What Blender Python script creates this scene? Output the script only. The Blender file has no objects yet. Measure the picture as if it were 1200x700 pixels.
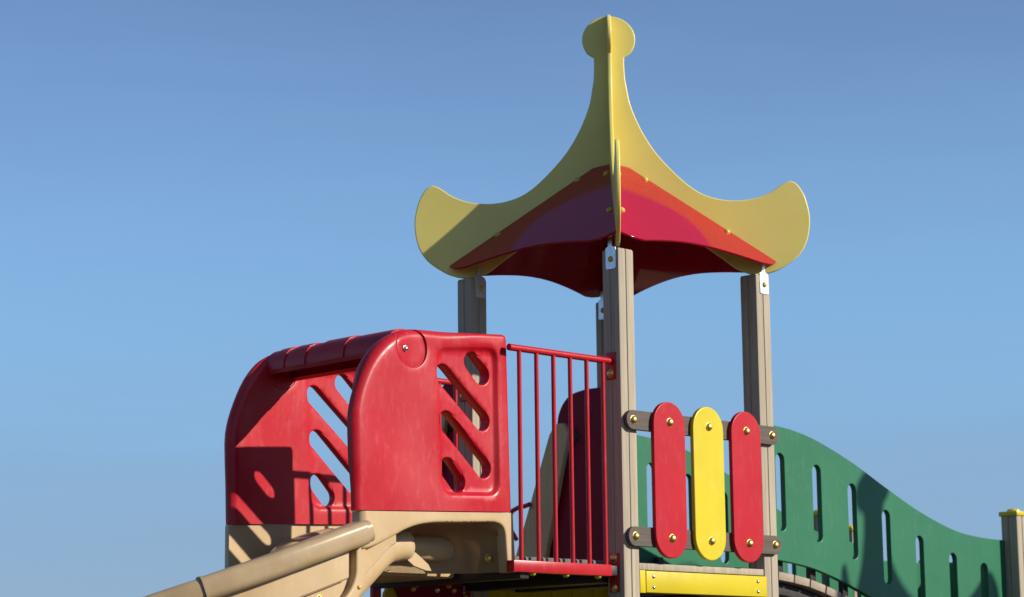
import bpy, bmesh, math, random
from mathutils import Vector, Matrix
from mathutils.geometry import delaunay_2d_cdt
random.seed(7)
ZG = 2.85            # measured heights are relative to the top of the tower posts; the ground lies ZG below
S = 0.9024           # side of the tower (post axis to post axis)
PW = 0.095           # post width
H = PW / 2
scene = bpy.context.scene
COL = scene.collection

# ------------------------------------------------------------------ materials
def new_mat(name):
    m = bpy.data.materials.new(name); m.use_nodes = True
    nt = m.node_tree
    b = nt.nodes['Principled BSDF']
    return m, nt, b

def N(nt, t, **kw):
    n = nt.nodes.new(t)
    for k, v in kw.items():
        if k in n.inputs: n.inputs[k].default_value = v
        else: setattr(n, k, v)
    return n

def mixc(nt, fac, a, b, mode='MIX'):
    n = nt.nodes.new('ShaderNodeMix'); n.data_type = 'RGBA'; n.blend_type = mode
    for k, v in ((0, fac), (6, a), (7, b)):
        if hasattr(v, 'links'): nt.links.new(v, n.inputs[k])
        else: n.inputs[k].default_value = v if k == 0 else (*v, 1)
    return n.outputs[2]

def ramp(nt, src, p0, p1, c0=(0, 0, 0), c1=(1, 1, 1)):
    r = nt.nodes.new('ShaderNodeValToRGB')
    r.color_ramp.elements[0].position = p0; r.color_ramp.elements[1].position = p1
    r.color_ramp.elements[0].color = (*c0, 1); r.color_ramp.elements[1].color = (*c1, 1)
    nt.links.new(src, r.inputs[0])
    return r.outputs[0]

def noise(nt, scale, detail=3, stretch=None, rough=.55):
    tc = nt.nodes.new('ShaderNodeTexCoord')
    mp = nt.nodes.new('ShaderNodeMapping')
    if stretch: mp.inputs['Scale'].default_value = stretch
    nt.links.new(tc.outputs['Object'], mp.inputs[0])
    n = N(nt, 'ShaderNodeTexNoise', Scale=scale, Detail=detail, Roughness=rough)
    nt.links.new(mp.outputs[0], n.inputs['Vector'])
    return n.outputs['Fac']

def bump(nt, b, src, strength, dist=.002):
    bp = N(nt, 'ShaderNodeBump', Strength=strength, Distance=dist)
    nt.links.new(src, bp.inputs['Height'])
    nt.links.new(bp.outputs[0], b.inputs['Normal'])

ALB = .80
def plastic(name, col, pale, rough=.35, mott=.25, scuff=.5, bmp=.08, spec=.5, scale=5):
    """moulded or sheet plastic: faint mottling, pale dust and scuffs, uneven gloss"""
    col = tuple(c * ALB for c in col); pale = tuple(c * ALB for c in pale)
    m, nt, b = new_mat(name)
    big = ramp(nt, noise(nt, scale, 5), .38, .72)
    fine = ramp(nt, noise(nt, 38, 6, (1, 1, .35), .7), .52, .78)
    dk = ramp(nt, noise(nt, scale * .6, 4), .3, .7)
    c = mixc(nt, dk, tuple(x * .86 for x in col), col)
    f1 = N(nt, 'ShaderNodeMath', operation='MULTIPLY'); nt.links.new(big, f1.inputs[0]); f1.inputs[1].default_value = mott
    c = mixc(nt, f1.outputs[0], c, pale)
    st = ramp(nt, noise(nt, 11, 6, (1, 1, .10), .75), .60, .85)
    f3 = N(nt, 'ShaderNodeMath', operation='MULTIPLY'); nt.links.new(st, f3.inputs[0]); f3.inputs[1].default_value = scuff * .45
    c = mixc(nt, f3.outputs[0], c, tuple(x * .55 + .012 for x in col))
    f2 = N(nt, 'ShaderNodeMath', operation='MULTIPLY'); nt.links.new(fine, f2.inputs[0]); f2.inputs[1].default_value = scuff * .3
    c = mixc(nt, f2.outputs[0], c, pale)
    nt.links.new(c, b.inputs['Base Color'])
    r = N(nt, 'ShaderNodeMapRange'); r.inputs[3].default_value = rough * .85; r.inputs[4].default_value = rough * 1.3
    nt.links.new(fine, r.inputs[0]); nt.links.new(r.outputs[0], b.inputs['Roughness'])
    b.inputs['Specular IOR Level'].default_value = spec
    bump(nt, b, noise(nt, 160, 3), bmp, .0015)
    return m

def wood(name, light, dark, rough=.75, stretch=(1, 1, .05)):
    light = tuple(c * ALB for c in light); dark = tuple(c * ALB for c in dark)
    m, nt, b = new_mat(name)
    g = ramp(nt, noise(nt, 70, 5, tuple(min(1, q * (.6 if q < .5 else 1)) for q in stretch), .7), .36, .66)
    p = ramp(nt, noise(nt, 4, 4), .3, .75)
    st = ramp(nt, noise(nt, 14, 5, (1, 1, .12), .7), .62, .8)
    c = mixc(nt, g, dark, light)
    c = mixc(nt, p, tuple(x * .86 for x in light), c) if False else c
    f = N(nt, 'ShaderNodeMath', operation='MULTIPLY'); nt.links.new(st, f.inputs[0]); f.inputs[1].default_value = .35
    c = mixc(nt, f.outputs[0], c, tuple(x * .55 for x in dark))
    f = N(nt, 'ShaderNodeMath', operation='MULTIPLY'); nt.links.new(p, f.inputs[0]); f.inputs[1].default_value = .18
    c = mixc(nt, f.outputs[0], c, tuple(min(1, x * 1.12) for x in light))
    nt.links.new(c, b.inputs['Base Color'])
    b.inputs['Roughness'].default_value = rough
    b.inputs['Specular IOR Level'].default_value = .25
    bump(nt, b, g, .25, .0012)
    return m

def metal(name, col, rough, metallic=1.0):
    m, nt, b = new_mat(name)
    n = ramp(nt, noise(nt, 60, 4), .3, .75)
    nt.links.new(mixc(nt, n, tuple(x * .75 for x in col), col), b.inputs['Base Color'])
    b.inputs['Metallic'].default_value = metallic
    b.inputs['Roughness'].default_value = rough
    bump(nt, b, noise(nt, 220, 3), .05, .001)
    return m

M = {}
M['yellow_fin'] = plastic('yellow_sheet_plastic', (.99, .82, .20), (1.0, .88, .44), .36, .12, .15, .03, .35, scale=3)
M['yellow_slat'] = plastic('bright_yellow_sheet_plastic', (.74, .585, .006), (.78, .68, .16), .38, .08, .12, .03)
M['yellow_steel'] = plastic('yellow_coated_steel', (.72, .56, .010), (.5, .42, .1), .55, .14, .35, .04, .25)
M['red_roof'] = plastic('glossy_red_sheet_plastic', (.46, .004, .022), (.46, .06, .09), .11, .04, .10, .01, .26, 3)
M['red_slat'] = plastic('red_sheet_plastic', (.53, .006, .018), (.60, .10, .11), .45, .08, .12, .03, .25)
M['red_mould'] = plastic('red_rotomoulded_plastic', (.52, .006, .018), (.64, .13, .12), .38, .30, .40, .10, .26, 3.2)
M['red_steel'] = plastic('red_coated_steel', (.52, .010, .020), (.5, .14, .12), .36, .10, .3, .04, .3)
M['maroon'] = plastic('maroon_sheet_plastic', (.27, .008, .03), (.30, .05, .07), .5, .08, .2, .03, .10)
M['beige'] = plastic('beige_rotomoulded_plastic', (.60, .41, .205), (.72, .56, .36), .42, .30, .55, .12, .4, 6)
M['beige_worn'] = plastic('worn_beige_plastic', (.44, .31, .165), (.60, .46, .30), .42, .35, .7, .15, .3, 9)
M['stringer'] = wood('yellowish_board', (.80, .66, .34), (.64, .51, .25))
M['green'] = plastic('green_sheet_plastic', (.036, .19, .095), (.08, .25, .15), .42, .10, .2, .03, .25)
M['post'] = wood('pale_weathered_wood', (.51, .435, .32), (.36, .30, .22))
M['brown_bar'] = wood('brown_composite_board', (.145, .115, .095), (.095, .072, .058), .7, (.06, 1, 1))
M['plank'] = wood('grey_deck_board', (.44, .36, .27), (.33, .26, .19), .8, (1, .05, 1))
M['grip'] = wood('dark_grey_deck_board', (.20, .19, .175), (.13, .12, .11), .85, (1, .05, 1))
M['brass'] = metal('brass_coloured_bolt', (.74, .54, .17), .42)
M['yellow_cap'] = plastic('yellow_bolt_cap', (.72, .47, .04), (.75, .6, .25), .3, .05, .1, .01)
M['steel'] = metal('galvanised_steel', (.74, .76, .79), .38)
M['screw'] = metal('bright_screw', (.8, .78, .72), .25)
M['dark'] = metal('dark_steel', (.05, .045, .045), .55, .6)

# ------------------------------------------------------------------ object helpers
def link(name, me, mat, parent=None):
    o = bpy.data.objects.new(name, me)
    COL.objects.link(o)
    if mat is not None:
        me.materials.clear(); me.materials.append(mat)
    if parent is not None:
        o.parent = parent
        o.matrix_parent_inverse = world_of(parent).inverted()
    return o

def world_of(o):
    m = o.matrix_basis.copy()
    while o.parent is not None:
        m = o.parent.matrix_basis @ o.matrix_parent_inverse @ m if o.parent.parent is None else \
            o.parent.parent.matrix_basis @ o.parent.matrix_parent_inverse @ o.parent.matrix_basis @ o.matrix_parent_inverse @ m
        break
    return m

def thing(name, label, cat, loc, group=None):
    o = bpy.data.objects.new(name, None); COL.objects.link(o)
    o.location = loc; o.empty_display_size = .2
    o['label'] = label; o['category'] = cat
    if group: o['group'] = group
    return o

def smooth(me, ang=35):
    for p in me.polygons: p.use_smooth = True
    me.set_sharp_from_angle(angle=math.radians(ang))

def mesh_of(bm, name, ang=35):
    bmesh.ops.recalc_face_normals(bm, faces=bm.faces[:])
    me = bpy.data.meshes.new(name); bm.to_mesh(me); bm.free()
    smooth(me, ang)
    return me

def W(x, y, z): return Vector((x, y, z + ZG))

def frame(o, ex, ey, ez=None):
    ex = Vector(ex).normalized(); ey = Vector(ey); ey = (ey - ex * ey.dot(ex)).normalized()
    ez = ex.cross(ey)
    m = Matrix((ex, ey, ez)).transposed().to_4x4(); m.translation = Vector(o)
    return m

def plate(name, outlines, thick, bev, mat, mtx, parent, res=2):
    """sheet cut to outlines (the first one the rim, the rest holes); rounded edges"""
    cu = bpy.data.curves.new(name, 'CURVE'); cu.dimensions = '2D'; cu.fill_mode = 'BOTH'
    cu.extrude = thick / 2 - bev; cu.bevel_depth = bev; cu.bevel_resolution = res; cu.offset = -bev
    for pts in outlines:
        sp = cu.splines.new('POLY'); sp.points.add(len(pts) - 1); sp.use_cyclic_u = True
        for p, q in zip(sp.points, pts): p.co = (q[0], q[1], 0, 1)
    tmp = bpy.data.objects.new('tmp', cu); COL.objects.link(tmp)
    dg = bpy.context.evaluated_depsgraph_get(); dg.update()
    me = bpy.data.meshes.new_from_object(tmp.evaluated_get(dg))
    bpy.data.objects.remove(tmp); bpy.data.curves.remove(cu)
    me.name = name
    bm = bmesh.new(); bm.from_mesh(me)
    bmesh.ops.remove_doubles(bm, verts=bm.verts[:], dist=1e-5)
    for f in bm.faces: f.smooth = True
    bm.normal_update()
    for e in bm.edges:
        k = sum(abs(f.normal.z) > .9995 for f in e.link_faces)
        if k == 1 or (len(e.link_faces) == 2 and e.calc_face_angle(0) > .6): e.smooth = False
    bm.transform(mtx); bm.to_mesh(me); bm.free()
    return link(name, me, mat, parent)

def box_bm(bm, lo, hi, bev=.003, seg=2):
    v = [bm.verts.new((x, y, z)) for x in (lo[0], hi[0]) for y in (lo[1], hi[1]) for z in (lo[2], hi[2])]
    fs = [(0, 1, 3, 2), (4, 6, 7, 5), (0, 4, 5, 1), (2, 3, 7, 6), (0, 2, 6, 4), (1, 5, 7, 3)]
    faces = [bm.faces.new([v[i] for i in f]) for f in fs]
    if bev:
        ed = list({e for f in faces for e in f.edges})
        bmesh.ops.bevel(bm, geom=ed, offset=bev, segments=seg, profile=.5, affect='EDGES')

def box(name, lo, hi, mat, parent, bev=.003):
    bm = bmesh.new(); box_bm(bm, W(*lo), W(*hi), bev)
    return link(name, mesh_of(bm, name), mat, parent)

def catmull(pts, n=6, closed=False):
    P = [Vector(p) for p in pts]; out = []
    m = len(P)
    for i in range(m if closed else m - 1):
        a = P[(i - 1) % m] if closed or i > 0 else P[0] * 2 - P[1]
        b = P[i]; c = P[(i + 1) % m]
        d = P[(i + 2) % m] if closed or i + 2 < m else P[-1] * 2 - P[-2]
        for k in range(n):
            t = k / n
            out.append(.5 * ((2 * b) + (c - a) * t + (2 * a - 5 * b + 4 * c - d) * t * t + (3 * b - a - 3 * c + d) * t ** 3))
    if not closed: out.append(P[-1])
    return out

def sweep_bm(bm, path, prof, up=Vector((0, 0, 1)), scale=None, caps=True, round_caps=0):
    """profile (list of (side, up)) carried along a path of points"""
    path = [Vector(p) for p in path]
    rings = []
    seq = list(range(len(path)))
    fr = []
    for i in seq:
        t = (path[min(i + 1, len(path) - 1)] - path[max(i - 1, 0)]).normalized()
        sd = t.cross(up).normalized(); u = sd.cross(t).normalized()
        fr.append((path[i], sd, u, t))
    items = [(f, (scale[i] if scale else 1), 0) for i, f in enumerate(fr)]
    if round_caps:
        k = 4
        a = [(fr[0], math.sin(j / k * math.pi / 2) * .999 + .001, -math.cos(j / k * math.pi / 2) * round_caps) for j in range(k)]
        b = [(fr[-1], math.cos(j / k * math.pi / 2) * .999 + .001, math.sin(j / k * math.pi / 2) * round_caps) for j in range(1, k + 1)]
        items = a + items + b
    for (o, sd, u, t), sc, off in items:
        rings.append([bm.verts.new(o + t * off + sd * (x * sc) + u * (y * sc)) for x, y in prof])
    n = len(prof)
    for r0, r1 in zip(rings, rings[1:]):
        for j in range(n):
            bm.faces.new((r0[j], r0[(j + 1) % n], r1[(j + 1) % n], r1[j]))
    if caps:
        bm.faces.new(rings[0]); bm.faces.new(rings[-1][::-1])

def circ(r, n=14): return [(r * math.cos(2 * math.pi * i / n), r * math.sin(2 * math.pi * i / n)) for i in range(n)]
def rrect(w, h, r, k=5):
    out = []
    for cx, cy, a0 in ((w / 2 - r, h / 2 - r, 0), (-w / 2 + r, h / 2 - r, 90), (-w / 2 + r, -h / 2 + r, 180), (w / 2 - r, -h / 2 + r, 270)):
        for i in range(k + 1):
            a = math.radians(a0 + 90 * i / k); out.append((cx + r * math.cos(a), cy + r * math.sin(a)))
    return out

def tube(name, pts, r, mat, parent, n=14, rc=0):
    bm = bmesh.new()
    up = Vector((0, 0, 1))
    d = (Vector(pts[-1]) - Vector(pts[0])).normalized()
    if abs(d.z) > .8: up = Vector((0, 1, 0))
    sweep_bm(bm, pts, circ(r, n), up, round_caps=rc)
    return link(name, mesh_of(bm, name, 50), mat, parent)

_bolt = {}
def bolt(parent, loc, nrm, r=.017, mat='brass', name='bolt', flat=.8):
    """domed bolt head standing on a surface"""
    key = (mat, flat)
    if key not in _bolt:
        bm = bmesh.new(); n = 16; k = 5
        rings = []
        for prof in [(1.12, 0), (1.12, .1)] + [(math.cos(j / k * math.pi / 2), .12 + flat * math.sin(j / k * math.pi / 2)) for j in range(k)]:
            rings.append([bm.verts.new((prof[0] * math.cos(2 * math.pi * i / n), prof[0] * math.sin(2 * math.pi * i / n), prof[1])) for i in range(n)])
        top = bm.verts.new((0, 0, .12 + flat))
        for a, b in zip(rings, rings[1:]):
            for i in range(n): bm.faces.new((a[i], a[(i + 1) % n], b[(i + 1) % n], b[i]))
        for i in range(n): bm.faces.new((rings[-1][i], rings[-1][(i + 1) % n], top))
        bm.faces.new(rings[0][::-1])
        me = mesh_of(bm, 'bolt_head', 50); me.materials.append(M[mat]); _bolt[key] = me
    o = bpy.data.objects.new(name, _bolt[key]); COL.objects.link(o)
    q = Vector(nrm).to_track_quat('Z', 'Y')
    o.parent = parent; o.matrix_parent_inverse = world_of(parent).inverted()
    o.location = Vector(loc) - Vector(nrm).normalized() * .0015
    o.rotation_euler = q.to_euler(); o.scale = (r, r, r)
    return o

def capsule(c1, c2, r, n=10):
    c1 = Vector(c1); c2 = Vector(c2); d = (c2 - c1).normalized(); a0 = math.atan2(d.y, d.x)
    out = []
    for i in range(n + 1):
        a = a0 + math.pi / 2 + math.pi * i / n; out.append((c1.x + r * math.cos(a), c1.y + r * math.sin(a)))
    for i in range(n + 1):
        a = a0 - math.pi / 2 + math.pi * i / n; out.append((c2.x + r * math.cos(a), c2.y + r * math.sin(a)))
    return out

def copy_tree(o, parent=None):
    c = o.copy(); COL.objects.link(c)
    if parent is not None:
        c.parent = parent; c.matrix_parent_inverse = o.matrix_parent_inverse
    for ch in list(o.children): copy_tree(ch, c)
    return c

# relief plate: moulded panel with holes, rounded rim and sunken fields -------------
def seg_d(p, a, b):
    ax, ay = a; bx, by = b; px, py = p
    dx, dy = bx - ax, by - ay; L = dx * dx + dy * dy
    t = max(0, min(1, ((px - ax) * dx + (py - ay) * dy) / L)) if L else 0
    return math.hypot(px - ax - dx * t, py - ay - dy * t)
def poly_d(p, poly, open_=False):
    n = len(poly)
    return min(seg_d(p, poly[i], poly[(i + 1) % n]) for i in range(n - 1 if open_ else n))
def inside(p, poly):
    x, y = p; c = False; n = len(poly)
    for i in range(n):
        x1, y1 = poly[i]; x2, y2 = poly[(i + 1) % n]
        if (y1 > y) != (y2 > y) and x < (x2 - x1) * (y - y1) / (y2 - y1) + x1: c = not c
    return c
def resample(poly, step):
    out = []; n = len(poly)
    for i in range(n):
        a = Vector(poly[i]); b = Vector(poly[(i + 1) % n]); k = max(1, int((b - a).length / step))
        for j in range(k): out.append(tuple(a + (b - a) * j / k))
    return out
def offset_poly(poly, d):
    """inward copy of a closed outline (rough, by vertex normals)"""
    n = len(poly); out = []
    area = sum(poly[i][0] * poly[(i + 1) % n][1] - poly[(i + 1) % n][0] * poly[i][1] for i in range(n))
    s = 1 if area > 0 else -1
    for i in range(n):
        a = Vector(poly[i - 1]); b = Vector(poly[i]); c = Vector(poly[(i + 1) % n])
        t = (c - a).normalized(); out.append((b.x - t.y * d * s, b.y + t.x * d * s))
    return [q for q in out if inside(q, poly) and poly_d(q, poly) > d * .8]

def relief(name, outline, holes, extra, h_front, h_back, thick, grid, mtx, mat, parent):
    """mtx maps (u, z, outward) to the world; front at outward=0, back at outward=-thick"""
    outline = resample(outline, .012); holes = [h for h in holes]
    pts = []; edges = []
    def ring(poly, con=True):
        s = len(pts); pts.extend(poly)
        if con: edges.extend([(s + i, s + (i + 1) % len(poly)) for i in range(len(poly))])
    ring(outline)
    for h in holes: ring(h)
    for e in extra: ring([q for q in e if inside(q, outline) and poly_d(q, outline) > .001 and not any(inside(q, h) or poly_d(q, h) < .001 for h in holes)], False)
    fixed = list(pts)
    xs = [p[0] for p in outline]; ys = [p[1] for p in outline]
    x = min(xs)
    while x < max(xs):
        y = min(ys)
        while y < max(ys):
            q = (x + (grid / 2 if int((y - min(ys)) / grid) % 2 else 0), y)
            if inside(q, outline) and not any(inside(q, h) for h in holes):
                if min(math.hypot(q[0] - f[0], q[1] - f[1]) for f in fixed) > grid * .5: pts.append(q)
            y += grid
        x += grid
    vs, es, fs, *_ = delaunay_2d_cdt([Vector(p) for p in pts], edges, [], 0, 1e-6)
    keep = []
    for f in fs:
        c = sum((vs[i] for i in f), Vector((0, 0))) / len(f)
        if inside(c, outline) and not any(inside(c, h) for h in holes): keep.append(list(f))
    bm = bmesh.new()
    A = [bm.verts.new(mtx @ Vector((v.x, v.y, h_front(v)))) for v in vs]
    B = [bm.verts.new(mtx @ Vector((v.x, v.y, -thick - h_back(v)))) for v in vs]
    cnt = {}
    for f in keep:
        bm.faces.new([A[i] for i in f]); bm.faces.new([B[i] for i in reversed(f)])
        for i in range(len(f)):
            e = (f[i], f[(i + 1) % len(f)]); k = tuple(sorted(e)); cnt.setdefault(k, []).append(e)
    for k, l in cnt.items():
        if len(l) == 1:
            a, b = l[0]; bm.faces.new((A[b], A[a], B[a], B[b]))
    for v in [v for v in bm.verts if not v.link_faces]: bm.verts.remove(v)
    return link(name, mesh_of(bm, name, 38), mat, parent)

# ================================================================== camera
cam = bpy.data.cameras.new('camera'); co = bpy.data.objects.new('camera', cam); COL.objects.link(co)
yaw, pitch, roll, fpx = 0.7973, 0.1763, -0.01104, 2683.3
fw = Vector((math.cos(yaw) * math.cos(pitch), math.sin(yaw) * math.cos(pitch), math.sin(pitch)))
rt = Vector((math.sin(yaw), -math.cos(yaw), 0)); up = rt.cross(fw)
r2 = rt * math.cos(roll) + up * math.sin(roll); u2 = -rt * math.sin(roll) + up * math.cos(roll)
m = Matrix((r2, u2, -fw)).transposed().to_4x4(); m.translation = W(-6.9791, -6.5035, -1.843)
co.matrix_world = m
cam.sensor_width = 36; cam.lens = fpx / 1200 * 36; cam.clip_end = 3000; cam.clip_start = .1
cam.dof.use_dof = True; cam.dof.focus_distance = 9.15; cam.dof.aperture_fstop = 3.2
scene.camera = co

# ================================================================== light
AZ, EL = math.radians(30.6), math.radians(26.0)
SUN = Vector((math.sin(AZ) * math.cos(EL), -math.cos(AZ) * math.cos(EL), math.sin(EL)))
sl = bpy.data.lights.new('sun', 'SUN'); so = bpy.data.objects.new('sun', sl); COL.objects.link(so)
sl.energy = 5.0; sl.angle = math.radians(.5); sl.color = (1, .93, .82)
so.rotation_euler = SUN.to_track_quat('Z', 'Y').to_euler(); so.location = (6, -12, 9)
w = bpy.data.worlds.new('World'); scene.world = w; w.use_nodes = True
nt = w.node_tree
sky = nt.nodes.new('ShaderNodeTexSky'); sky.sky_type = 'NISHITA'; sky.sun_disc = False
sky.sun_elevation = EL; sky.sun_rotation = math.atan2(SUN.x, SUN.y)
sky.altitude = 200; sky.air_density = .66; sky.dust_density = .25; sky.ozone_density = 3.0
bg = nt.nodes['Background']; bg.inputs[1].default_value = .125
# a pale layer of summer haze low over the horizon
tcw = nt.nodes.new('ShaderNodeTexCoord'); sx = nt.nodes.new('ShaderNodeSeparateXYZ')
nt.links.new(tcw.outputs['Generated'], sx.inputs[0])
nrm = nt.nodes.new('ShaderNodeMapping'); nrm.inputs['Scale'].default_value = (2.2, 2.2, 16)
nt.links.new(tcw.outputs['Generated'], nrm.inputs[0])
wn = N(nt, 'ShaderNodeTexNoise', Scale=2.2, Detail=5, Roughness=.55); nt.links.new(nrm.outputs[0], wn.inputs['Vector'])
wv = N(nt, 'ShaderNodeMapRange'); wv.inputs[1].default_value = .3; wv.inputs[2].default_value = .8; wv.inputs[3].default_value = -.022; wv.inputs[4].default_value = .022
nt.links.new(wn.outputs['Fac'], wv.inputs[0])
za = N(nt, 'ShaderNodeMath', operation='ADD'); nt.links.new(sx.outputs['Z'], za.inputs[0]); nt.links.new(wv.outputs[0], za.inputs[1])
hz = N(nt, 'ShaderNodeMapRange', interpolation_type='SMOOTHSTEP')
hz.inputs[1].default_value = .08; hz.inputs[2].default_value = .33; hz.inputs[3].default_value = .90; hz.inputs[4].default_value = 0
nt.links.new(za.outputs[0], hz.inputs[0])
hc = ramp(nt, za.outputs[0], .03, .17, (1.62, 2.42, 3.45), (1.45, 2.95, 4.75))
hmix = mixc(nt, hz.outputs[0], (0, 0, 0), hc)
for l in list(nt.links):
    if l.to_socket == hmix.node.inputs[6]: nt.links.remove(l)
nt.links.new(sky.outputs[0], hmix.node.inputs[6])
nt.links.new(hmix, bg.inputs[0])
scene.view_settings.view_transform = 'Standard'; scene.view_settings.look = 'None'
scene.view_settings.exposure = .34; scene.view_settings.gamma = 1
scene.render.engine = 'CYCLES'
scene.cycles.max_bounces = 8; scene.cycles.use_denoising = True
scene.cycles.sample_clamp_indirect = 8

# ================================================================== ground
def make_ground():
    m, nt, b = new_mat('sand_and_grass_ground')
    tc = nt.nodes.new('ShaderNodeTexCoord')
    ln = nt.nodes.new('ShaderNodeVectorMath'); ln.operation = 'LENGTH'
    nt.links.new(tc.outputs['Object'], ln.inputs[0])
    ad = N(nt, 'ShaderNodeMath', operation='ADD'); nt.links.new(ln.outputs['Value'], ad.inputs[0])
    nz = noise(nt, .6, 5)
    mu = N(nt, 'ShaderNodeMath', operation='MULTIPLY'); nt.links.new(nz, mu.inputs[0]); mu.inputs[1].default_value = 3
    nt.links.new(mu.outputs[0], ad.inputs[1])
    mr = N(nt, 'ShaderNodeMapRange'); mr.inputs[1].default_value = 13; mr.inputs[2].default_value = 13.8
    nt.links.new(ad.outputs[0], mr.inputs[0])
    sand = mixc(nt, noise(nt, 9, 8), (.050, .038, .026), (.078, .060, .042))
    grass = mixc(nt, noise(nt, 5, 8), (.03, .055, .015), (.07, .09, .03))
    nt.links.new(mixc(nt, mr.outputs[0], sand, grass), b.inputs['Base Color'])
    b.inputs['Roughness'].default_value = .95
    bump(nt, b, noise(nt, 14, 8), .6, .03)
    bm = bmesh.new(); n = 48
    R = [0, 2, 5, 9, 14, 22, 40, 90, 250, 800, 1500]
    c0 = bm.verts.new((0, 0, 0)); prev = None
    for r in R[1:]:
        ring = [bm.verts.new((r * math.cos(2 * math.pi * i / n), r * math.sin(2 * math.pi * i / n), 0)) for i in range(n)]
        for i in range(n):
            j = (i + 1) % n
            bm.faces.new((c0, ring[i], ring[j]) if prev is None else (prev[i], ring[i], ring[j], prev[j]))
        prev = ring
    o = link('ground', mesh_of(bm, 'ground'), m)
    o['kind'] = 'structure'
make_ground()

# ================================================================== tower
tower = thing('play_tower', 'wooden play tower in front with crossed yellow roof fins over glossy red roof panels', 'play tower', (S / 2, S / 2, 0), 'play towers with crossed roof fins')

def post_mesh(cx, cy, z0, z1, name):
    g = .0035; c = .007
    side = [(-H + c, -H), (-g - .002, -H), (-.002, -H + .006), (g - .002, -H), (H - c, -H), (H - .002, -H + .002)]
    prof = []
    for k in range(4):
        a = k * math.pi / 2; ca, sa = round(math.cos(a)), round(math.sin(a))
        prof += [(x * ca - y * sa, x * sa + y * ca) for x, y in side]
    bm = bmesh.new()
    lv = [(z0, 1), (z1 - .006, 1), (z1, .93)]
    rings = [[bm.verts.new(W(cx + x * s, cy + y * s, z)) for x, y in prof] for z, s in lv]
    n = len(prof)
    for a, b in zip(rings, rings[1:]):
        for i in range(n): bm.faces.new((a[i], a[(i + 1) % n], b[(i + 1) % n], b[i]))
    bm.faces.new(rings[-1]); bm.faces.new(rings[0][::-1])
    return mesh_of(bm, name, 25)

ZT = .057
posts = {}
for key, (px, py), face in (('F', (0, 0), (-1, 0)), ('R', (S, 0), (0, -1)), ('L', (0, S), (0, -1)), ('B', (S, S), (-1, 0))):
    po = link('post', post_mesh(px, py, -ZG + .002, ZT, 'post'), M['post'], tower); posts[key] = po
    n = Vector((*face, 0)); t = Vector((0, 1, 0)) if face[0] else Vector((1, 0, 0))
    if face[0]: t = -t
    sh = .006
    ctr = W(px, py, 0) + n * (H + .0015) + t * sh
    pts = [(-.029, ZT + .004), (-.029, ZT - .082), (-.023, ZT - .088), (.023, ZT - .088), (.029, ZT - .082), (.029, ZT + .004),
           (.008, ZT + .012), (.008, ZT + .05), (-.014, ZT + .05), (-.014, ZT + .012)]
    br = plate('bracket', [pts], .004, .001, M['steel'], frame(ctr, t, (0, 0, 1)), po)
    bolt(br, ctr + Vector((0, 0, ZT - .045)) + n * .001, n, .0135, 'yellow_cap')

# roof fins
half = [(.0695, 1.09), (.069, 1.05), (.072, .99), (.079, .944), (.095, .862), (.136, .757), (.196, .652), (.273, .559), (.361, .476),
        (.439, .432), (.535, .411), (.638, .417), (.715, .443), (.775, .482)]
tip = [(.775, .482), (.797, .494), (.818, .497), (.84, .485), (.860, .458), (.880, .413), (.896, .325), (.882, .225), (.84, .152), (.768, .099), (.718, .077), (.665, .067),
       (.615, .072), (.560, .094), (.501, .139), (.41, .205)]
knob = [(.122 * math.sin(a), 1.175 + .112 * math.cos(a)) for a in [math.radians(d) for d in range(0, 135, 9)]]
right = knob + [tuple(p) for p in catmull(half, 5)][:-1] + [tuple(p) for p in catmull(tip, 4)] + [(.1, .425)]
fin_outline = right + [(-x, z) for x, z in reversed(right[1:])]
for e, dz in (((.7071, -.7071, 0), -.004), ((-.7071, -.7071, 0), 0)):
    out = [(x, z + dz) for x, z in fin_outline]
    plate('roof_fin', [out], .018, .004, M['yellow_fin'], frame(W(S / 2, S / 2, 0), e, (0, 0, 1)), tower)

# roof panels
A1, Z0, R0, Z1, R1 = None, .563, .085, .113, .750
for k in range(4):
    a = math.radians(90 * k)          # k=0 faces -y ... turned round the tower axis
    rot = Matrix.Rotation(a, 4, 'Z')
    dn = Vector((0, -1, 0)); base_mid = Vector((0, -R1 * .7071, Z1)); top_mid = Vector((0, -R0 * .7071, Z0))
    slope = (top_mid - base_mid); L = slope.length; slope.normalize()
    w1, w0 = R1 * 1.4142, R0 * 1.4142
    ins = .017
    edge = []
    for i in range(25):
        t = i / 24
        s = abs(2 * t - 1)           # 1 at the ends
        dip = -.030 + .058 * max(0, min(1, (s - .05) / .7)) ** 1.6 if s < .86 else 0
        if s >= .86: dip = .028 - .032 * ((s - .86) / .14) ** 1.5
        edge.append((-w1 / 2 + ins + (w1 - 2 * ins) * t, -dip))
    out = edge + [(w1 / 2 - ins - .004, .02), (w0 / 2 - ins + .02, L), (-w0 / 2 + ins - .02, L), (-w1 / 2 + ins + .004, .02)]
    mtx = Matrix.Translation(W(S / 2, S / 2, 0)) @ rot @ frame(base_mid, (1, 0, 0), slope)
    rp = plate('roof_panel', [out], .010, .002, M['red_roof'], mtx, tower)
    nn = (mtx.to_3x3() @ Vector((0, 0, 1)))
    for sgn in (-1, 1):
        for rr in (.175, .54):
            f = (R1 - rr) / (R1 - R0)
            xx = sgn * (rr * .7071 - .034); yy = f * L
            bolt(rp, mtx @ Vector((xx, yy, .005)), nn, .0145, 'yellow_cap', flat=.75)

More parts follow.
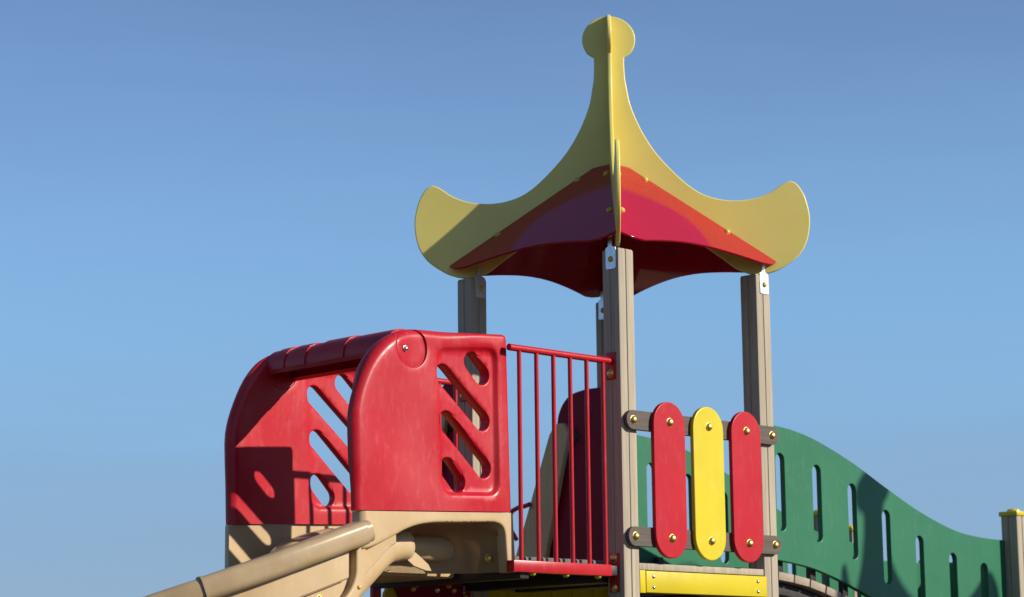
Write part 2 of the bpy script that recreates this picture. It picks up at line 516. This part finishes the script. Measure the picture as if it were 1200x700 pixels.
# deck of the tower and its bay towards the slide
bm = bmesh.new()
x = -.585
while x < S - .05:
    box_bm(bm, W(x, .052, -1.285), W(x + .088, S - .052, -1.252), .008)
    x += .0975
deck = link('deck', mesh_of(bm, 'deck'), M['grip'], tower)
deck['label'] = 'dark grey boards of the tower deck'
for lo, hi in (((-.60, .0, -1.345), (-.55, S, -1.288)), ((-.05 - H, H + .002, -1.345), (H - .05, S - H - .002, -1.288)), ((S - H, H + .002, -1.345), (S + H, S - H - .002, -1.288)), ((.2, .05, -1.343), (.26, S - .05, -1.2885))):
    box('deck_joist', lo, hi, M['dark'], tower, .004)
box('deck_edge', (.049, -.044, -1.291), (S - .049, .046, -1.263), M['post'], tower, .004)
bm = bmesh.new()
box_bm(bm, W(.084, -.050, -1.384), W(S - .040, .0, -1.2945), .003)
yb = link('deck_beam', mesh_of(bm, 'deck_beam'), M['yellow_steel'], tower); yb['label'] = 'yellow beam under the deck edge'
for a, b in ((.049, .083), (S - .0395, S - .0485 + .0005)):
    lo, hi = min(a, b), max(a, b)
box('beam_end', (.0485, -.047, -1.386), (.0825, .0, -1.2925), M['yellow_steel'], yb, .002)
box('beam_end', (S - .0385, -.048, -1.386), (S - .0355 + .0, .0, -1.2925), M['yellow_steel'], yb, .001)
for xx in (.128, S - .10):
    for zz in (-1.318, -1.362):
        bolt(yb, W(xx, -.050, zz), (0, -1, 0), .0085, 'screw')

# planked wall hanging under the deck on the far side
bm = bmesh.new(); x = H + .004
while x < S - H - .02:
    x2 = min(x + .138, S - H - .004); box_bm(bm, W(x, S - .02, -2.3), W(x2 - .004, S + .005, -1.293), .003); x += .138
pw = link('plank_wall', mesh_of(bm, 'plank_wall'), M['yellow_steel'], tower)

# barrier: two brown bars and three painted slats
for zc in (-.672, -1.1565):
    bar = plate('barrier_bar', [capsule((.003, zc), (.912, zc), .041)], .020, .0025, M['brown_bar'], frame(W(0, -.0590, 0), (1, 0, 0), (0, 0, 1)), tower)
    for xx in (.004, .908): bolt(bar, W(xx, -.0690, zc), (0, -1, 0), .0165)
for xx, mt, lb in ((.2045, 'red_slat', 'red slat next to the front post'), (.454, 'yellow_slat', 'bright yellow middle slat'), (.7055, 'red_slat', 'red slat next to the right post')):
    sl_ = plate('barrier_slat', [capsule((xx, -1.242 + .099), (xx, -.583 - .099), .099, 18)], .020, .004, M[mt], frame(W(0, -.0795, 0), (1, 0, 0), (0, 0, 1)), tower, 3)
    sl_['label'] = lb
    for zc in (-.670, -1.159): bolt(sl_, W(xx + .003, -.0895, zc), (0, -1, 0), .0172)

# railings each side of the bay
for yv, sg in ((0, -1), (S, 1)):
    rail = tube('railing', [W(-H - .006, yv, -.4235), W(-.30, yv, -.4235), W(-.650, yv, -.4235)], .0142, M['red_steel'], tower, 16)
    rail['label'] = 'red railing running from the %s post to the slide hood' % ('front' if sg < 0 else 'left rear')
    for i in range(6):
        xx = -.105 - .0975 * i
        tube('baluster', [W(xx, yv, -1.2745), W(xx, yv, -.85), W(xx, yv, -.430)], .0096, M['red_steel'], rail, 12)
    kb = box('kick_beam', (-.655, yv - .022, -1.321), (-.092, yv + .022, -1.2745), M['red_steel'], rail, .003)
    for zc0, zc1 in ((-.50, -.385), (-1.385, -1.225)):
        box('mounting_plate', (-H - .006, yv - .024, zc0), (-H - .001, yv + .030, zc1), M['red_steel'], rail, .002)
        for zz in ((-.475,) if zc0 > -1 else (-1.244, -1.366)):
            bolt(rail, W(-H - .006, yv + .004, zz), (-1, 0, 0), .0165)
    for xx in (-.532, -.342, -.155):
        bolt(rail, W(xx, yv, -1.321), (0, 0, -1), .0155, 'yellow_cap')
    box('beam_joint', (-.093, yv - .02, -1.318), (-H - .006, yv + .02, -1.278), M['dark'], rail, .002)

# panels hanging under the bay on the far side, and the bay's leg
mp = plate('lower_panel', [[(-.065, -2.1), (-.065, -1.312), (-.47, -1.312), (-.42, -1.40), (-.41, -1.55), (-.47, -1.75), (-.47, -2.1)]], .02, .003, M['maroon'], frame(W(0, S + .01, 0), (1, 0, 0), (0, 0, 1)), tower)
for xx in (-.12, -.22, -.36): bolt(mp, W(xx, S, -1.338), (0, -1, 0), .014, 'screw' if xx == -.22 else 'brass')
mp2 = plate('lower_panel', [[(-.36, -2.1), (-.36, -1.314), (-.46, -1.314), (-.50, -1.36), (-.515, -1.5), (-.515, -2.1)]], .02, .003, M['yellow_steel'], frame(W(0, S + .034, 0), (1, 0, 0), (0, 0, 1)), tower)
mp2['label'] = 'yellow panel behind the maroon panel'
tube('support_leg', [W(-.575, S, -ZG + .002), W(-.575, S, -2), W(-.575, S, -1.32)], .024, M['red_steel'], tower)

# ================================================================== slide
slide = thing('slide', 'beige moulded slide with a red slotted hood at the left end of the tower', 'slide', W(-1.9, S / 2, -ZG))
VN, VF = .03, .905     # outer faces of the hood
hood_out = [(-1.426, -1.114), (-1.433, -.95), (-1.440, -.79), (-1.432, -.718), (-1.413, -.656), (-1.381, -.585), (-1.342, -.522), (-1.294, -.471), (-1.245, -.435), (-1.188, -.409), (-1.139, -.396),
            (-1.065, -.390), (-.981, -.388), (-.896, -.384), (-.802, -.379), (-.706, -.372), (-.665, -.369), (-.650, -.374), (-.644, -.388), (-.636, -.70), (-.627, -1.081)]
hood_out = [tuple(p) for p in catmull(hood_out[1:14], 2)]
hood_out = [(-1.426, -1.114)] + hood_out + [(-.802, -.379), (-.706, -.372), (-.649, -.368), (-.634, -.373), (-.628, -.388), (-.620, -.70), (-.611, -1.0805)]
slot_r = .040
slot_c = [((-.811, -.495), (-.758, -.542)), ((-.967, -.558), (-.758, -.726)), ((-.950, -.742), (-.753, -.914)), ((-.945, -.925), (-.893, -.978))]
slots = [capsule(a, b, slot_r, 14) for a, b in slot_c]
rim = hood_out + [(-.6105, -1.2)]; rim[0] = (-1.4255, -1.2)           # the rounded part of the rim
def rrq(pts, r, k=6):
    out = []; n = len(pts)
    for i in range(n):
        p = Vector(pts[i]); a = (Vector(pts[i - 1]) - p).normalized(); b = (Vector(pts[(i + 1) % n]) - p).normalized()
        s = p + a * r; e = p + b * r
        for j in range(k + 1):
            t = j / k; out.append(tuple(s * (1 - t) ** 2 + p * (2 * t * (1 - t)) + e * t * t))
    return out
rec = rrq([(-1.017, -.456), (-.684, -.424), (-.679, -1.022), (-.988, -1.036)], .06)
def sstep(a, b, x):
    t = max(0, min(1, (x - a) / (b - a))); return t * t * (3 - 2 * t)
def hood_h(v):
    p = (v[0], v[1])
    # rounded front and top rim, tighter towards the deck side
    h = 0
    d = poly_d(p, rim, True)
    R = .036 if p[0] < -1.0 else .036 - .022 * sstep(-1.0, -.75, p[0])
    if d < R: h -= R - math.sqrt(max(0, R * R - (R - d) ** 2))
    # the sunken field
    din = poly_d(p, rec) * (1 if inside(p, rec) else -1)
    h -= .015 * sstep(-.004, .020, din)
    for s in slots:
        ds = poly_d(p, s)
        if ds < .005: h -= .005 - math.sqrt(max(0, .000025 - (.005 - ds) ** 2))
    # the round boss under the hood bar
    dc = math.hypot(p[0] + 1.142, p[1] + .471)
    h -= .008 * (1 - sstep(.0788, .0815, dc)) * sstep(-1.245, -1.13, p[0]) + .0025 * max(0, 1 - abs(dc - .0802) / .003)
    # slight swelling of the moulding
    h += .006 * math.sin(p[0] * 9 + p[1] * 5) * math.sin(p[1] * 7 + 1) * (1 - sstep(-.01, .02, din)) * min(1, d / .08)
    return h
dense = resample(hood_out, .012)
extra = [offset_poly(dense, d) for d in (.0025, .007, .013, .020, .028, .036)] + [offset_poly(resample(rec, .012), d) for d in (.001, .007, .013, .019)] + [resample(rec, .012)]
for a, b in slot_c:
    for q in (.0008, .002, .0035, .0055, .012): extra.append(capsule(a, b, slot_r + q, 14))
extra += [[(-1.142 + rr * math.cos(2 * math.pi * i / 60), -.471 + rr * math.sin(2 * math.pi * i / 60)) for i in range(60)] for rr in (.074, .0785, .0795, .0808, .0822, .087)]
def hood_back(v):
    return hood_h(v) - .046 * (1 - sstep(0, .05, v[0] * -1 - .620)) - .040 * (1 - sstep(0, .07, v[0] + 1.43))
def hood_far(v): return .75 * hood_h(v)
HT = .085
VF = .890; HTF = .060
mN = Matrix(((1, 0, 0, 0), (0, 0, -1, VN), (0, 1, 0, ZG), (0, 0, 0, 1)))
mF = Matrix(((1, 0, 0, 0), (0, 0, 1, VF), (0, 1, 0, ZG), (0, 0, 0, 1)))
hp = relief('hood_panel', hood_out, slots, extra, hood_h, hood_back, HT, .018, mN, M['red_mould'], slide)
hp['label'] = 'sunlit red hood side nearer the railing'
bolt(hp, W(-1.176, VN - .001, -.479), (0, -1, 0), .0105, 'screw')
hp2 = relief('hood_panel', hood_out, slots, extra, hood_far, hood_far, HTF, .018, mF, M['red_mould'], slide)
for v_ in hp2.data.vertices: v_.co.x += .034 * sstep(1.12, 1.42, -v_.co.x)
hp2['label'] = 'red hood side at the far left'

# hood bar: arched shell with raised bands
def arc_shell(bm, c, r, th, a0, a1, y0, y1, n=14):
    ring = []
    for y in (y0, y1):
        o = [bm.verts.new(W(c[0] + r * math.cos(t), y, c[1] + r * math.sin(t))) for t in [math.radians(a0 + (a1 - a0) * i / n) for i in range(n + 1)]]
        q = [bm.verts.new(W(c[0] + (r - th) * math.cos(t), y, c[1] + (r - th) * math.sin(t))) for t in [math.radians(a0 + (a1 - a0) * i / n) for i in range(n + 1)]]
        ring.append((o, q))
    (o0, q0), (o1, q1) = ring
    for i in range(n):
        bm.faces.new((o0[i], o0[i + 1], o1[i + 1], o1[i])); bm.faces.new((q0[i], q0[i + 1], q1[i + 1], q1[i]))
        bm.faces.new((o0[i], o0[i + 1], q0[i + 1], q0[i])); bm.faces.new((o1[i], o1[i + 1], q1[i + 1], q1[i]))
    bm.faces.new((o0[0], q0[0], q1[0], o1[0])); bm.faces.new((o0[n], q0[n], q1[n], o1[n]))
bm = bmesh.new()
BC = (-1.142, -.470)
arc_shell(bm, BC, .080, .022, 200, -30, VN + HT - .025, VF - HTF + .012, 20)
for y0, y1 in ((.345, .50), (.585, .675), (.72, .785)):
    arc_shell(bm, BC, .0848, .018, 188, -25, y0, y1, 18)
link('hood_bar', mesh_of(bm, 'hood_bar', 40), M['red_mould'], slide)

# beige base under the hood
def flat(v): return 0
arch = [(-.640, -1.321), (-.652, -1.175), (-.660, -1.150), (-.678, -1.134), (-.705, -1.128), (-.73, -1.127), (-.891, -1.136), (-1.0, -1.141), (-1.048, -1.145), (-1.114, -1.156), (-1.18, -1.177), (-1.245, -1.207), (-1.33, -1.243), (-1.395, -1.263)]
arch = [arch[0], arch[1]] + [tuple(p) for p in catmull(arch[1:], 4)][1:]
base_out = [(-1.404, -1.262), (-1.404, -1.1165), (-1.2, -1.1085), (-.611, -1.0845), (-.598, -1.321)] + arch
def base_h(v):
    d = poly_d((v[0], v[1]), base_out)
    dl = abs(v[0] + 1.404)
    h = 0
    R = .035
    if dl < R: h -= R - math.sqrt(max(0, R * R - (R - dl) ** 2))
    da = poly_d((v[0], v[1]), arch, True)
    if da < .010: h -= .010 - math.sqrt(max(0, .0001 - (.010 - da) ** 2))
    return h
relief('base_skirt', base_out, [], [offset_poly(resample(base_out, .008), d) for d in (.003, .006, .011, .02, .03)], base_h, flat, .05, .02,
       Matrix(((1, 0, 0, 0), (0, 0, -1, VN - .002), (0, 1, 0, ZG), (0, 0, 0, 1))), M['beige'], slide)
base_far = [(-1.398, -1.335), (-1.398, -1.1165), (-.627, -1.0845), (-.606, -1.321)]
def basef_h(v):
    dl = abs(v[0] + 1.398); R = .035
    return -(R - math.sqrt(max(0, R * R - (R - dl) ** 2))) if dl < R else 0
relief('base_skirt', base_far, [], [offset_poly(resample(base_far, .01), d) for d in (.003, .008, .016, .025, .035)], basef_h, flat, .05, .03,
       Matrix(((1, 0, 0, 0), (0, 0, 1, VF + .002), (0, 1, 0, ZG), (0, 0, 0, 1))), M['beige'], slide)

# the alcove behind the skirt and the pillow-shaped back of the seat
bm = bmesh.new()
plan = [(-1.15, .32), (-1.0, .32), (-.86, .32), (-.78, .30), (-.71, .25), (-.665, .185), (-.645, .12), (-.640, .07)]
plan = [Vector(p) for p in catmull(plan, 4)]
prof = [Vector(p) for p in catmull([(0, -1.318), (0, -1.27), (.002, -1.215), (.012, -1.175), (.04, -1.148), (.08, -1.135), (.14, -1.128), (.26, -1.122)], 3)]
rows = []
for i, q in enumerate(plan):
    t = (plan[min(i + 1, len(plan) - 1)] - plan[max(i - 1, 0)]).normalized(); n = Vector((t.y, -t.x))
    lim = max(.02, q.y - .045)
    rows.append([bm.verts.new(W(q.x + n.x * min(o, lim), q.y + n.y * min(o, lim), z)) for o, z in prof] )
for a, b in zip(rows, rows[1:]):
    for k in range(len(prof) - 1): bm.faces.new((a[k], a[k + 1], b[k + 1], b[k]))
ret = bmesh.ops.solidify(bm, geom=bm.faces[:], thickness=.006)
link('alcove', mesh_of(bm, 'alcove', 60), M['beige'], slide)
bm = bmesh.new()
nu, nv = 28, 16
grid = []
for i in range(nu + 1):
    a = -math.pi / 2 + math.pi * i / nu; cu_ = math.copysign(abs(math.sin(a)) ** .55, math.sin(a)); ru = abs(math.cos(a)) ** .55
    grid.append([bm.verts.new(W(-.820 + .150 * cu_, .315 + .065 * ru * math.copysign(abs(math.cos(b)) ** .8, math.cos(b)), -1.219 + .055 * ru * math.copysign(abs(math.sin(b)) ** .7, math.sin(b)))) for b in [2 * math.pi * k / nv for k in range(nv)]])
for a, b in zip(grid, grid[1:]):
    for k in range(nv): bm.faces.new((a[k], a[(k + 1) % nv], b[(k + 1) % nv], b[k]))
bmesh.ops.remove_doubles(bm, verts=bm.verts[:], dist=1e-4)
link('seat_back', mesh_of(bm, 'seat_back', 70), M['beige'], slide)

# chute: it leaves the hood straight and then curls away from the camera
RC = 1.40; VC = .035 + RC
def mp3(us, v, z):
    if us >= -1.40: return W(us, v, z)
    th = (-1.40 - us) / RC; r = VC - v
    return W(-1.40 - r * math.sin(th), VC - r * math.cos(th), z)
def along(pts, v, n=6): return [mp3(p.x, v, p.y) for p in catmull(pts, n)]
floor_z = [(-1.06, -1.218), (-1.12, -1.226), (-1.18, -1.250), (-1.28, -1.335), (-1.44, -1.475), (-1.75, -1.73), (-2.2, -2.03), (-2.8, -2.37), (-3.4, -2.62), (-3.9, -2.71), (-4.3, -2.72)]
bm = bmesh.new()
sweep_bm(bm, along([(a + .03, b) for a, b in floor_z], .235), rrect(.15, .125, .05, 6), round_caps=.05)
sweep_bm(bm, along(floor_z, S - .165), rrect(.15, .125, .05, 6), round_caps=.05)
sweep_bm(bm, along([(x, z - .03) for x, z in floor_z], S / 2), rrect(S - .40, .035, .012))
link('chute', mesh_of(bm, 'chute', 45), M['beige'], slide)

rail_top = [(-1.40, -1.153), (-1.5, -1.186), (-1.6, -1.221), (-1.7, -1.256), (-1.8, -1.292), (-1.9, -1.326), (-2.0, -1.360), (-2.1, -1.394), (-2.2, -1.428), (-2.3, -1.463), (-2.4, -1.502),
            (-2.6, -1.60), (-2.9, -1.78), (-3.3, -2.10), (-3.7, -2.41), (-4.0, -2.54), (-4.25, -2.57)]
def rail_z(us):
    for (a, za), (b, zb) in zip(rail_top, rail_top[1:]):
        if b <= us <= a: return za + (zb - za) * (us - a) / (b - a)
    return rail_top[0][1] if us > -1.4 else rail_top[-1][1]
bm = bmesh.new()
cz = [(a, b - .046) for a, b in rail_top]
seam = -2.035
sweep_bm(bm, along([q for q in cz if q[0] > seam] + [(seam, rail_z(seam) - .046)], .035, 3), rrect(.105, .090, .028, 6))
sweep_bm(bm, [mp3(-1.374, .035, -1.191), mp3(-1.3995, .035, -1.1995)], rrect(.097, .082, .028, 6))
sweep_bm(bm, [mp3(seam, .035, rail_z(seam) - .046), mp3(seam - .008, .035, rail_z(seam - .008) - .046)], rrect(.112, .097, .030, 6))
sweep_bm(bm, along([(seam - .009, rail_z(seam - .009) - .047)] + [q for q in cz if q[0] < seam - .02], .035, 3), rrect(.100, .086, .028, 6))
link('side_rail', mesh_of(bm, 'side_rail', 40), M['beige_worn'], slide)
far = [(-.93, -1.160), (-.97, -1.168), (-1.02, -1.180), (-1.065, -1.192), (-1.10, -1.206), (-1.14, -1.232), (-1.20, -1.27), (-1.32, -1.345), (-1.5, -1.46), (-1.8, -1.64), (-2.2, -1.86), (-2.8, -2.2), (-3.4, -2.47), (-3.9, -2.57), (-4.25, -2.58)]
bm = bmesh.new()
sweep_bm(bm, along(far, .775, 5), rrect(.10, .092, .036, 6), round_caps=.04)
link('side_rail', mesh_of(bm, 'side_rail', 40), M['beige_worn'], slide)

# the outer wall of the chute with its raised field, rib and screws
def wall_low(us):
    pts = [(-1.19, -1.228), (-1.215, -1.240), (-1.27, -1.287), (-1.44, -1.435), (-1.75, -1.69), (-2.2, -1.98), (-2.8, -2.32), (-3.4, -2.57), (-4.3, -2.66)]
    for (a, za), (b, zb) in zip(pts, pts[1:]):
        if b <= us <= a: return za + (zb - za) * (us - a) / (b - a)
    return pts[-1][1]
def strip(name, stations, v0, v1, parent, bev=.005):
    """wall between two depths; stations = (us, top, bottom)"""
    bm = bmesh.new(); rings = []
    for us, zt, zb in stations:
        c = min(bev, (zt - zb) * .2)
        rings.append([bm.verts.new(mp3(us, v, z)) for v, z in ((v0 + c, zt), (v1, zt), (v1, zb), (v0 + c, zb), (v0, zb + c), (v0, zt - c))])
    for a, b in zip(rings, rings[1:]):
        for k in range(6): bm.faces.new((a[k], a[(k + 1) % 6], b[(k + 1) % 6], b[k]))
    bm.faces.new(rings[0]); bm.faces.new(rings[-1][::-1])
    return link(name, mesh_of(bm, name, 30), M['beige'], parent)
st = [-1.19, -1.215, -1.24, -1.27, -1.32, -1.38, -1.44] + [-1.5 - .1 * k for k in range(28)]
wl = strip('side_wall', [(u, (rail_z(u) - .06 if u < -1.4 else -1.19 - (-1.19 - u) * .16), wall_low(u)) for u in st], .072, .10, slide)
def field_low(u): return -1.3745 + (u + 1.458) * .352
strip('wall_field', [(-1.450, rail_z(-1.45) - .085, field_low(-1.45))] + [(u, rail_z(u) - .085, field_low(u)) for u in (-1.5, -1.6, -1.7, -1.8, -1.9, -2.0, -2.1, -2.2, -2.3, -2.4, -2.46)], .042, .074, wl, .008)
bmr = bmesh.new()
sweep_bm(bmr, along([(-1.390, -1.24), (-1.391, -1.31), (-1.395, -1.365), (-1.42, -1.42), (-1.47, -1.475), (-1.55, -1.545)], .058, 5), rrect(.05, .038, .010, 4), up=Vector((0, 1, 0)))
link('rib', mesh_of(bmr, 'rib', 40), M['beige'], wl)
for xx, zz in ((-1.561, -1.443), (-1.80, -1.525)):
    bolt(wl, mp3(xx, .072, zz), (0, -1, 0), .012, 'brass')
bolt(wl, mp3(-1.402, .039, -1.40), (0, -1, 0), .009, 'yellow_cap')

# thin web between the seat back and the falling chute, and the tray under the hood
web = [(-1.01, -1.20), (-1.022, -1.185), (-1.040, -1.205), (-1.044, -1.235), (-1.034, -1.268), (-.985, -1.300), (-.92, -1.316), (-.89, -1.316), (-.908, -1.290), (-.955, -1.258), (-.995, -1.235)]
plate('web', [web], .012, .003, M['beige'], frame(W(0, .205, 0), (1, 0, 0), (0, 0, 1)), slide)
bm = bmesh.new()
box_bm(bm, W(-1.22, .375, -1.328), W(-.612, S - .06, -1.295), .008)
link('tray', mesh_of(bm, 'tray'), M['beige'], slide)
box('end_plate', (-.80, .36, -1.325), (-.62, .44, -1.27), M['beige'], slide, .006)
bolt(slide, W(-.655, .120, -1.262), (-.3, -1, 0), .016, 'brass')
# legs of the slide
for yy in (.2, S - .2):
    tube('slide_leg', [mp3(-2.9, yy, -ZG + .002), mp3(-2.9, yy, -2.65), mp3(-2.9, yy, -2.43)], .03, M['steel'], slide)

# ================================================================== ladder on the far side
ladder = thing('ladder', 'steep ladder with maroon side panels and beige stringers behind the tower railing', 'ladder', W(S / 2, S + .5, -ZG))
for xx in (.045, S - .062):
    pts = [(S - .06, -1.2), (S - .06, -.36), (.93, -.358)] + [tuple(p) for p in catmull([(1.0, -.357), (1.089, -.371), (1.148, -.406), (1.186, -.465), (1.196, -.53)], 4)] + [(1.30, -1.2)]
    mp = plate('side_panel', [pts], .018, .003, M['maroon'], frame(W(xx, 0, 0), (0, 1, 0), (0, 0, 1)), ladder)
    bolt(mp, W(xx - .0095, 1.083, -.577), (-1, 0, 0), .034, 'dark', 'hand_boss', .35)
    st = [(1.215, -.56), (1.174, -.512), (1.122, -.511), (1.087, -.56), (1.252, -1.145), (1.72, -2.845), (1.98, -2.845), (1.46, -1.14)]
    plate('stringer', [st], .03, .005, M['stringer'], frame(W(xx - .030, 0, 0), (0, 1, 0), (0, 0, 1)), ladder)
    tube('grab_handle', [W(xx - .06, *p) for p in [(1.335, -.885), (1.37, -.892), (1.412, -.895), (1.455, -.908), (1.476, -.935), (1.480, -.985), (1.43, -1.05)]], .011, M['red_steel'], ladder, 10)
for i in range(6):
    z = -1.42 - .24 * i; yv = 1.30 + (-(z) - 1.15) * .27
    box('rung', (.03, yv, z - .02), (S - .108, yv + .12, z + .015), M['plank'], ladder, .005)

# ================================================================== bridge
bridge = thing('arch_bridge', 'arched bridge with green slotted side panels joining the tower on the right', 'bridge', W(1.9, S / 2, -ZG))
top = [(.956, -.600), (1.034, -.605), (1.186, -.619), (1.37, -.658), (1.621, -.740), (1.879, -.845), (2.145, -.945), (2.421, -1.019), (2.64, -1.043), (2.836, -1.049)]
bot = [(.956, -1.204), (1.047, -1.212), (1.19, -1.226), (1.338, -1.250), (1.574, -1.313), (1.88, -1.42), (2.145, -1.515), (2.42, -1.58), (2.64, -1.607), (2.836, -1.617)]
tc, bc = catmull(top, 5), catmull(bot, 5)
pan = [tuple(p) for p in tc] + [tuple(p) for p in reversed(bc)]
sl_top = [(1.081, -.729), (1.343, -.766), (1.603, -.837), (1.859, -.947), (2.119, -1.057), (2.388, -1.129), (2.649, -1.169)]
sl_len = [.352, .354, .352, .350, .36, .36, .36]
holes = [capsule((x, z - .031), (x, z - L + .031), .031, 10) for (x, z), L in zip(sl_top, sl_len)]
for yv in (.045, .83):
    gp = plate('side_panel', [pan] + holes, .028, .003, M['green'], frame(W(0, yv, 0 if yv < .1 else .02), (1, 0, 0), (0, 0, 1)), bridge)
    gp['label'] = 'green slotted panel nearer the camera' if yv < .1 else 'green slotted panel behind the barrier slats'
def bot_z(x):
    for a, b in zip(bc, bc[1:]):
        if a.x <= x <= b.x: return a.y + (b.y - a.y) * (x - a.x) / (b.x - a.x)
    return bc[-1].y
x = .96
pl = None
while x < 2.80:
    z0, z1 = bot_z(x) - .046, bot_z(x + .108) - .046
    ang = math.atan2(z1 - z0, .112)
    if pl is None:
        bm = bmesh.new(); box_bm(bm, (-.054, -.40, -.019), (.054, .40, .019), .005)
        pm = mesh_of(bm, 'bridge_plank')
    o = link('bridge_plank', pm, M['plank'], None)
    o.parent = bridge; o.matrix_parent_inverse = bridge.matrix_basis.inverted()
    o.location = W(x + .054, S / 2, (z0 + z1) / 2 - .019); o.rotation_euler = (0, -ang, 0)
    pl = o
    x += .1135
for yv in (.078, .797):
    i = 0; x = 1.10
    while x < 2.8:
        box('plank_bracket', (x - .02, yv - .012 - (.002 if yv < .1 else 0), bot_z(x) - .055), (x + .02, yv + .012, bot_z(x) + .06), M['dark'], bridge, .002); x += .235
bm = bmesh.new()
for yv in (.12, S - .12):
    sweep_bm(bm, [W(p.x, yv, p.y - .115) for p in bc[1:-1:3]], rrect(.05, .06, .008))
link('bridge_beam', mesh_of(bm, 'bridge_beam'), M['dark'], bridge)

# ================================================================== platform at the far end of the bridge
plat = thing('end_platform', 'low platform with wooden posts under yellow caps at the far end of the green bridge', 'platform', W(3.16, S / 2, -ZG))
cap_me = None
def capped_post(px, py, zt, parent):
    po = link('post', post_mesh(px, py, -ZG + .002, zt, 'post'), M['post'], parent)
    bm = bmesh.new(); e = H + .007
    box_bm(bm, W(px - e, py - e, zt - .004), W(px + e, py + e, zt + .019), .004)
    r = [(.036, .0188), (.034, .026), (.024, .033), (.010, .036)]
    rings = [[bm.verts.new(W(px + a * math.cos(k * math.pi / 8), py + a * math.sin(k * math.pi / 8), zt + b)) for k in range(16)] for a, b in r]
    for a, b in zip(rings, rings[1:]):
        for i in range(16): bm.faces.new((a[i], a[(i + 1) % 16], b[(i + 1) % 16], b[i]))
    bm.faces.new(rings[-1])
    link('post_cap', mesh_of(bm, 'post_cap'), M['yellow_slat'], po)
    return po
for px, py, zt in ((2.885, 0, -.925), (2.84, S + .09, -.945)): capped_post(px, py, zt, plat)
for px, py in ((3.44, 0), (3.44, S)): bolt(capped_post(px, py, -1.10, plat), W(px - .01, py - H, -1.30), (0, -1, 0), .017)
plate('side_panel', [rrq([(2.935, -1.62), (3.39, -1.62), (3.39, -1.10), (2.935, -1.10)], .06)], .02, .003, M['green'], frame(W(0, S, 0), (1, 0, 0), (0, 0, 1)), plat)
plate('side_panel', [rrq([(H + .003, -1.62), (S - H - .003, -1.62), (S - H - .003, -1.10), (H + .003, -1.10)], .06)], .02, .003, M['green'], frame(W(3.44, 0, 0), (0, 1, 0), (0, 0, 1)), plat)
bm = bmesh.new(); x = 2.84
while x < 3.45:
    box_bm(bm, W(x, .052, -1.715), W(min(x + .092, 3.485), S - .052, -1.68), .006); x += .0975
link('deck', mesh_of(bm, 'deck'), M['grip'], plat)
box('deck_beam', (2.934, -.03, -1.80), (3.391, .02, -1.72), M['yellow_steel'], plat)

bk = thing('marker_post', 'single wooden post with a yellow cap seen through a slot of the green panel', 'post', W(2.795, 1.16, -ZG))
capped_post(2.795, 1.16, -.855, bk)

# ================================================================== the second tower (right of the frame; its roof throws the shadow on the bridge)
t2 = copy_tree(tower)
t2.location = (3.885, -3.560, 0)
t2['label'] = 'second play tower standing right of the bridge, its roof shading the green panel'
